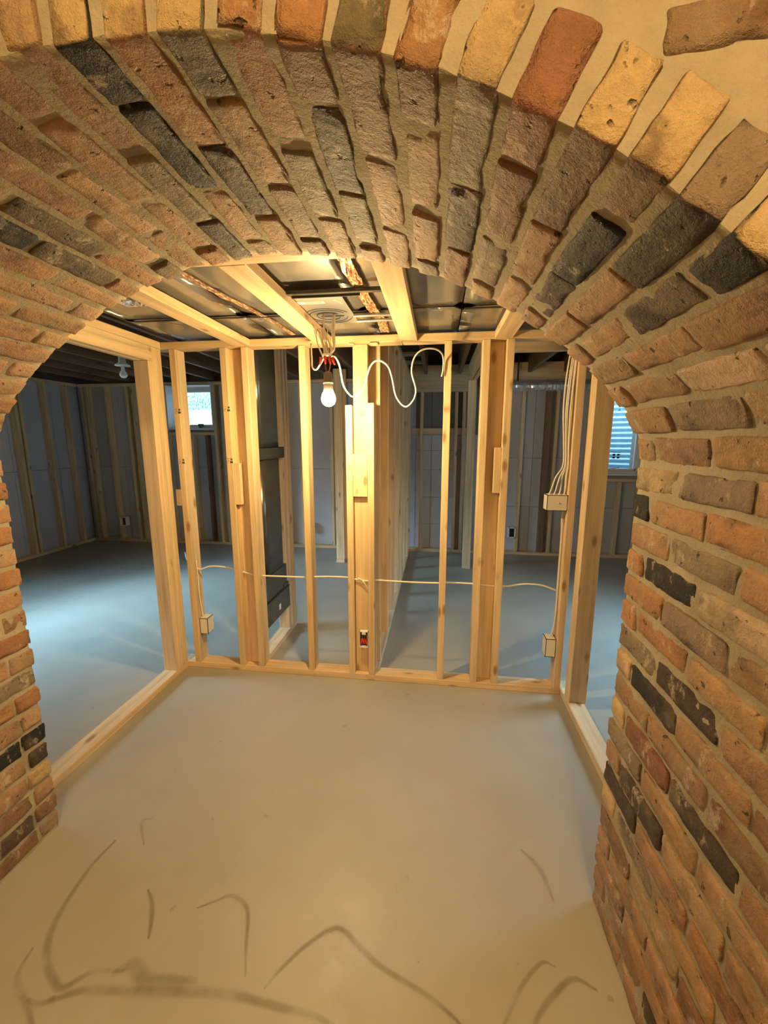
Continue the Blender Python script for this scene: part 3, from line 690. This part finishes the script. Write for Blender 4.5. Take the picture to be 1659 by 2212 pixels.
# ------------------------------------------------------------------ bare bulb and its wires
BX, BY = -0.500, 1.865
LB = thing('hanging_bulb', 'glowing bare light bulb in a dark pigtail socket hanging on wires', 'light bulb', (BX, BY, 1.60))
M_BULB = lamp_mat('glowing_bulb', WARM, BULB_STRENGTH)
lathe('bulb', M_BULB, LB, BX, BY, [(0.002, 1.606), (0.014, 1.609), (0.025, 1.617), (0.0315, 1.630), (0.0325, 1.642), (0.030, 1.655), (0.0255, 1.666)], 24)
lathe('bulb_collar', M_WHITE, LB, BX, BY, [(0.0255, 1.6665), (0.022, 1.680), (0.0205, 1.702), (0.019, 1.706)], 20)
lathe('socket', M_DARKP, LB, BX, BY, [(0.023, 1.706), (0.0235, 1.716), (0.020, 1.718), (0.0195, 1.750), (0.015, 1.757), (0.006, 1.760)], 20)
tube('wire', M_DARKP, LB, [(BX-0.004, BY, 1.757), (BX-0.010, BY, 1.775), (BX-0.012, BY+0.004, 1.80)], 0.0022, 6, 6)
tube('wire', M_COPPER, LB, [(BX+0.004, BY, 1.757), (BX+0.010, BY, 1.778), (BX+0.010, BY+0.004, 1.80)], 0.0018, 6, 6)
SP = thing('wire_splice', 'bundle of stripped cables with red connectors above the bulb', 'wires', (BX, BY, 1.80))
for dx, dy, q in ((-0.030, 0.0, 0.25), (-0.008, -0.012, -0.1), (0.008, -0.006, -0.35), (0.020, 0.004, -0.6)):
    bm = bmesh.new(); add_tube(bm, [Vector((BX+dx, BY+dy, 1.822)), Vector((BX+dx-0.006*q, BY+dy, 1.808)), Vector((BX+dx-0.02*q, BY+dy-0.003, 1.790))], lambda t: 0.0085-0.0045*t, 8); obj('wire_connector', bm, M_RED, SP, True)
lathe('staple_ring', M_WHITE, SP, BX-0.003, BY, [(0.017, 1.822), (0.021, 1.828), (0.017, 1.836)], 14)
rw = random.Random(5)
for i in range(9):
    x0 = BX-0.055+0.006*i+rw.uniform(-0.004, 0.004); tp = 1.955+rw.uniform(-0.02, 0.02)
    tube('cable_strand', M_CABLE if i % 3 else M_COPPER, SP, [(BX-0.02+0.004*i, BY, 1.815), (x0+rw.uniform(-0.012, 0.012), BY+rw.uniform(-0.012, 0.012), 1.875), (x0-0.012, BY+0.004, tp), (x0+0.004, BY+0.01, 1.93), (BX+rw.uniform(-0.03, 0.02), BY+0.01, 1.83)], 0.0021 if i % 3 else 0.0013, 7, 5)
for x0, xt in ((-0.012, -0.018), (0.022, 0.028), (0.030, 0.033)):
    tube('cable_drop', M_CABLE, SP, [(BX+0.01, BY, 1.83), (BX+0.022+x0*0.3, BY+0.003, 1.86), (BX+x0, BY+0.008, 1.93), (BX+xt, BY+0.012, 2.004)], 0.0042, 8, 6, 1.5)
# cable snaking from the splice to the right
cp = [(-0.49, 1.895, 1.832), (-0.480, 1.93, 1.833), (-0.470, 1.97, 1.80), (-0.467, 2.03, 1.72), (-0.440, 2.08, 1.675), (-0.412, 2.10, 1.682), (-0.377, 2.10, 1.722), (-0.344, 2.10, 1.819), (-0.304, 2.10, 1.846), (-0.259, 2.10, 1.822),
      (-0.236, 2.10, 1.768), (-0.213, 2.10, 1.671), (-0.168, 2.10, 1.621), (-0.129, 2.10, 1.648), (-0.114, 2.10, 1.702), (-0.136, 2.10, 1.788), (-0.123, 2.10, 1.856), (-0.083, 2.11, 1.894), (-0.028, 2.14, 1.903), (0.010, 2.19, 1.890), (0.020, 2.23, 1.862), (0.019, 2.235, 1.815), (0.012, 2.235, 1.783)]
tag(tube('hanging_cable', M_CABLE, None, cp, 0.0043, 8, 7), 'white cable snaking in big loops from the bulb to a stud', 'cable')
tag(tube('hanging_cable', M_CABLE, None, [(-0.685, 2.22, 1.963), (-0.652, 2.12, 1.87), (-0.632, 2.06, 1.815), (-0.600, 2.02, 1.796), (-0.565, 1.97, 1.812), (-0.535, 1.92, 1.826)], 0.0042, 8, 7), 'short white cable drooping left of the bulb under the top plate', 'cable')
# cable run through the studs
ym = YW+0.044
run = [(-1.60, ym+0.05, 0.742), (-1.555, ym, 0.706), (-1.511, ym, 0.672), (-1.473, ym, 0.650), (-1.406, ym, 0.672), (-1.327, ym, 0.673), (-1.239, ym, 0.660), (-1.200, ym, 0.648), (-1.143, ym-0.005, 0.638), (-1.085, ym, 0.627), (-0.95, ym, 0.627), (-0.772, ym, 0.629), (-0.716, ym, 0.635), (-0.61, ym, 0.640), (-0.518, ym, 0.639),
       (-0.48, ym-0.022, 0.640), (-0.43, ym-0.024, 0.633), (-0.392, ym-0.02, 0.630), (-0.346, ym, 0.630), (-0.16, ym, 0.627), (0.019, ym, 0.629), (0.071, ym, 0.635), (0.215, ym, 0.634), (0.270, ym, 0.629), (0.339, ym, 0.626), (0.416, ym, 0.629), (0.478, ym, 0.642), (0.540, ym, 0.647), (0.611, ym, 0.641), (0.684, ym, 0.615)]
tag(tube('run_cable', M_CABLE, None, run, 0.0055, 6, 7, 0.7), 'white cable threaded level through the studs at knee height', 'cable')
tag(tube('drop_cable', M_CABLE, None, [(-1.487, YW+0.03, 0.712), (-1.486, YW+0.03, 0.66), (-1.487, YW+0.035, 0.60), (-1.484, YW+0.03, 0.50), (-1.486, YW+0.04, 0.42), (-1.476, YW+0.04, 0.335)], 0.0040, 8, 7), 'cable stapled down the leftmost stud to the low box', 'cable')
for i in range(4):
    xo = 0.690-0.0075*i; yo = YW+0.020+0.012*(i % 2)
    tag(tube('wall_cable', M_CABLE, None, [(xo+0.002, yo, 1.95), (xo-0.003-0.004*i, yo, 1.80), (xo-0.012-0.003*i, yo-0.004, 1.62), (xo-0.007, yo, 1.45), (xo-0.001, yo, 1.325), (xo-0.006-0.009*i, yo, 1.26), (0.686-0.024*i, YW+0.03, 1.19), (0.682-0.026*i, YW+0.036, 1.160)], 0.0042, 8, 7),
        ('leftmost of the four cables feeding the wide switch box', 'second cable from the stud of the four above the wide switch box', 'third cable from the stud of the four above the wide switch box', 'cable nearest the stud of the four above the wide switch box')[(3, 1, 2, 0)[i]], 'cable', 'four cables feeding the wide switch box')
tag(tube('drop_cable', M_CABLE, None, [(0.688, YW+0.04, 1.082), (0.684, YW+0.04, 1.03), (0.690, YW+0.04, 0.9), (0.689, YW+0.04, 0.7), (0.690, YW+0.04, 0.5), (0.684, YW+0.04, 0.40), (0.672, YW+0.04, 0.345)], 0.0042, 8, 7), 'cable running down the right end stud between two boxes', 'cable')

# ------------------------------------------------------------------ electrical boxes
def elbox(name, label, x0, x1, y0, y1, z0, z1, face, nails=True):
    t = thing(name, label, 'electrical box', ((x0+x1)/2, (y0+y1)/2, z0)); th = 0.003; bm = bmesh.new()
    add_box(bm, x0, x0+th, y0, y1, z0, z1); add_box(bm, x1-th, x1, y0, y1, z0, z1); add_box(bm, x0, x1, y0, y1, z0, z0+th); add_box(bm, x0, x1, y0, y1, z1-th, z1)
    if face > 0: add_box(bm, x0, x1, y0, y0+th, z0, z1)
    else: add_box(bm, x0, x1, y1-th, y1, z0, z1)
    obj('box_shell', bm, M_PVC, t)
    return t
B1 = elbox('outlet_box', 'cream outlet box low on the leftmost stud of the stud wall', -1.491, -1.437, YW+0.02, YW+0.088, 0.225, 0.330, 1)
bm = bmesh.new(); add_box(bm, -1.488, -1.468, YW+0.03, YW+0.085, 0.3302, 0.333); add_box(bm, -1.460, -1.44, YW+0.03, YW+0.085, 0.3302, 0.333); obj('knockout_tab', bm, M_WHITE, B1)
B2 = elbox('switch_box', 'wide cream three-gang switch box high on the right end stud', 0.590, 0.696, YW+0.002, YW+0.072, 1.080, 1.165, 1)
lathe('screw_boss', M_PVC, B2, 0.650, YW+0.0, [(0.003, 1.120), (0.003, 1.126)], 8)
bm = bmesh.new()
for q in range(4): add_box(bm, 0.602+q*0.024, 0.616+q*0.024, YW+0.02, YW+0.055, 1.1652, 1.1675)
obj('knockout_tab', bm, M_WHITE, B2)
B3 = elbox('outlet_box', 'cream outlet box low on the right end stud near the post', 0.640, 0.696, YW+0.01, YW+0.078, 0.225, 0.335, 1)
bm = bmesh.new(); add_box(bm, 0.645, 0.662, YW+0.02, YW+0.07, 0.3352, 0.338); add_box(bm, 0.668, 0.69, YW+0.02, YW+0.07, 0.3352, 0.338); obj('knockout_tab', bm, M_WHITE, B3)
B4 = elbox('outlet_box', 'open outlet box with red wire connectors in the middle post', -0.444, -0.390, YW-0.004, YW+0.029, 0.215, 0.318, -1)
box('box_back', M_BLACK, B4, -0.441, -0.393, YW+0.022, YW+0.0255, 0.218, 0.315, 0)
for dx, rz in ((-0.432, 0.3), (-0.418, -0.2), (-0.403, -0.5)):
    bm = bmesh.new(); add_tube(bm, [Vector((dx, YW+0.012, 0.232)), Vector((dx+0.004*rz, YW+0.010, 0.248)), Vector((dx+0.012*rz, YW+0.012, 0.268))], lambda t: 0.0085-0.004*t, 7); obj('wire_connector', bm, M_RED, B4, True)
for dx in (-0.430, -0.417, -0.404): tube('wire', M_COPPER, B4, [(dx, YW+0.012, 0.26), (dx+0.003, YW+0.008, 0.285), (-0.417, YW+0.014, 0.312)], 0.0016, 5, 5)
for q0, q1 in ((0.300, 0.318), (0.215, 0.229)): box('mounting_ear', M_WHITE, B4, -0.428, -0.405, YW-0.006, YW-0.0035, q0, q1, 0)
tag(tube('box_cable', M_CABLE, None, [(-0.452, YW+0.012, 0.648), (-0.43, YW+0.010, 0.640), (-0.408, YW+0.014, 0.610), (-0.398, YW+0.024, 0.575)], 0.0040, 7, 6), 'stub of cable bending into the middle post above its outlet box', 'cable')
def far_box(x0, x1, z0, z1, label):
    t = elbox('far_outlet_box', label, x0, x1, YFAR-0.012, YFAR+0.06, z0, z1, -1); box('box_back', M_BLACK, t, x0+0.003, x1-0.003, YFAR+0.03, YFAR+0.035, z0+0.004, z1-0.004, 0)
    bm = bmesh.new()
    for q in ((x0-0.004, x0+0.012, z0-0.004, z1+0.004), (x1-0.012, x1+0.004, z0-0.004, z1+0.004), (x0, x1, z0-0.004, z0+0.012), (x0, x1, z1-0.012, z1+0.004)): add_box(bm, q[0], q[1], YFAR-0.016, YFAR-0.012, q[2], q[3])
    obj('rim', bm, M_WHITE, t)
far_box(-4.555, -4.465, 0.235, 0.365, 'small outlet box on the far wall of the left room')
far_box(-1.775, -1.685, 0.235, 0.350, 'small outlet box on the far wall seen below the bulb')
far_box(0.925, 1.010, 0.225, 0.360, 'small outlet box on the far wall of the right bay')

# ------------------------------------------------------------------ duct stack in the short wall
DS = thing('wall_stack_duct', 'dark oval metal duct stack standing in the short stud wall', 'duct', (-1.132, 2.56, 0.22))
bm = bmesh.new(); seg = 10; prof_ = []
for k in range(seg+1): a_ = -PI/2+PI*k/seg-PI/2; prof_.append((-1.132+0.038*math.sin(a_+PI/2)*1.0, 2.485-0.040*math.cos(a_+PI/2)))
for k in range(seg+1): a_ = -PI/2+PI*k/seg; prof_.append((-1.132-0.038*math.sin(a_), 2.71+0.040*math.cos(a_)))
for zz0, zz1, g in ((0.52, 1.36, 1.0), (1.36, 2.25, 1.015)):
    lo = [bm.verts.new((-1.132+(x+1.132)*g, 2.6+(y-2.6)*g, zz0)) for x, y in prof_]; hi = [bm.verts.new((-1.132+(x+1.132)*g, 2.6+(y-2.6)*g, zz1)) for x, y in prof_]
    for k in range(len(lo)): bm.faces.new((lo[k], lo[(k+1) % len(lo)], hi[(k+1) % len(lo)], hi[k]))
    bm.faces.new(lo[::-1]); bm.faces.new(hi)
bmesh.ops.recalc_face_normals(bm, faces=bm.faces); obj('oval_pipe', bm, M_GALVD, DS, True)
bm = bmesh.new(); add_box(bm, -1.089, -1.085, 2.345, 2.80, 1.335, 1.41); add_box(bm, -1.170, -1.085, 2.36, 2.785, 1.406, 1.41)
obj('support_bracket', bm, M_GALVD, DS)
box('boot_box', M_GALVD, DS, -1.168, -1.092, 2.40, 2.77, 0.25, 0.56, 0.004)
bm = bmesh.new(); add_box(bm, -1.0875, -1.0845, 2.345, 2.79, 0.225, 0.385); add_box(bm, -1.0875, -1.080, 2.345, 2.79, 0.383, 0.389); add_box(bm, -1.10, -1.086, 2.70, 2.79, 0.37, 0.42, 0.004); obj('boot_flange', bm, M_GALVD, DS)
box('sticker', M_LABEL, DS, -1.0845, -1.0838, 2.585, 2.615, 0.27, 0.31, 0)

# flexible foil duct across the right bay
bm = bmesh.new(); path = [Vector((0.62+0.02*i, 5.08+0.02*math.sin(i*0.35), 2.085+0.006*noise.noise(Vector((i*0.4, 0, 0))))) for i in range(95)]
rings = []
for i, q in enumerate(path):
    rings.append([bm.verts.new(q+Vector((0, math.cos(2*PI*k/14), math.sin(2*PI*k/14)))*(0.058+0.007*(i % 2)+0.006*noise.noise(Vector((i*0.5, k*0.8, 4))))) for k in range(14)])
for A, B in zip(rings, rings[1:]):
    for k in range(14): bm.faces.new((A[k], A[(k+1) % 14], B[(k+1) % 14], B[k]))
FD = thing('flexible_duct', 'crinkled silver flexible duct hung under the far right ceiling', 'duct', (1.55, 5.08, 2.02))
obj('hose', bm, M_FOIL, FD)
for x in (0.9, 1.75): box('hanger_strap', M_GALVD, FD, x, x+0.02, 5.075, 5.078, 2.14, 2.4895, 0)

# ceiling lampholder in the left room
LH = thing('ceiling_lampholder', 'unlit bulb in a white lampholder under the left room joists', 'light fixture', (-2.66, 3.3, 2.0))
lathe('canopy', M_WHITE, LH, -2.70, 3.32, [(0.060, 2.086), (0.058, 2.094), (0.03, 2.112), (0.02, 2.255)], 18)
lathe('bulb', plain('frosted_bulb', (0.8, 0.8, 0.78), 0.25), LH, -2.70, 3.32, [(0.003, 1.985), (0.018, 1.988), (0.03, 2.005), (0.031, 2.018), (0.022, 2.038), (0.014, 2.05), (0.014, 2.086)], 18)

# lamp of the room behind the camera, plus an added second globe
M_GLOBE = lamp_mat('rear_globe_glow', (1.0, 0.71, 0.35), 330.0*REAR_STRENGTH)
def globe(x, y, label):
    t = thing('ceiling_globe', label, 'ceiling lamp', (x, y, 2.25))
    lathe('globe', M_GLOBE, t, x, y, [(0.01, 2.25), (0.045, 2.26), (0.065, 2.29), (0.065, 2.33), (0.05, 2.38)], 20)
    lathe('canopy', M_WHITE, t, x, y, [(0.055, 2.381), (0.09, 2.40), (0.085, 2.4195)], 20)
globe(0.20, -0.85, 'warm ceiling lamp in the front room close to the brick arch')
globe(0.45, -2.05, 'added unseen warm globe near the rear wall, warming the studs beyond the arch')  # unseen second globe, added to throw warm light deeper under the arch
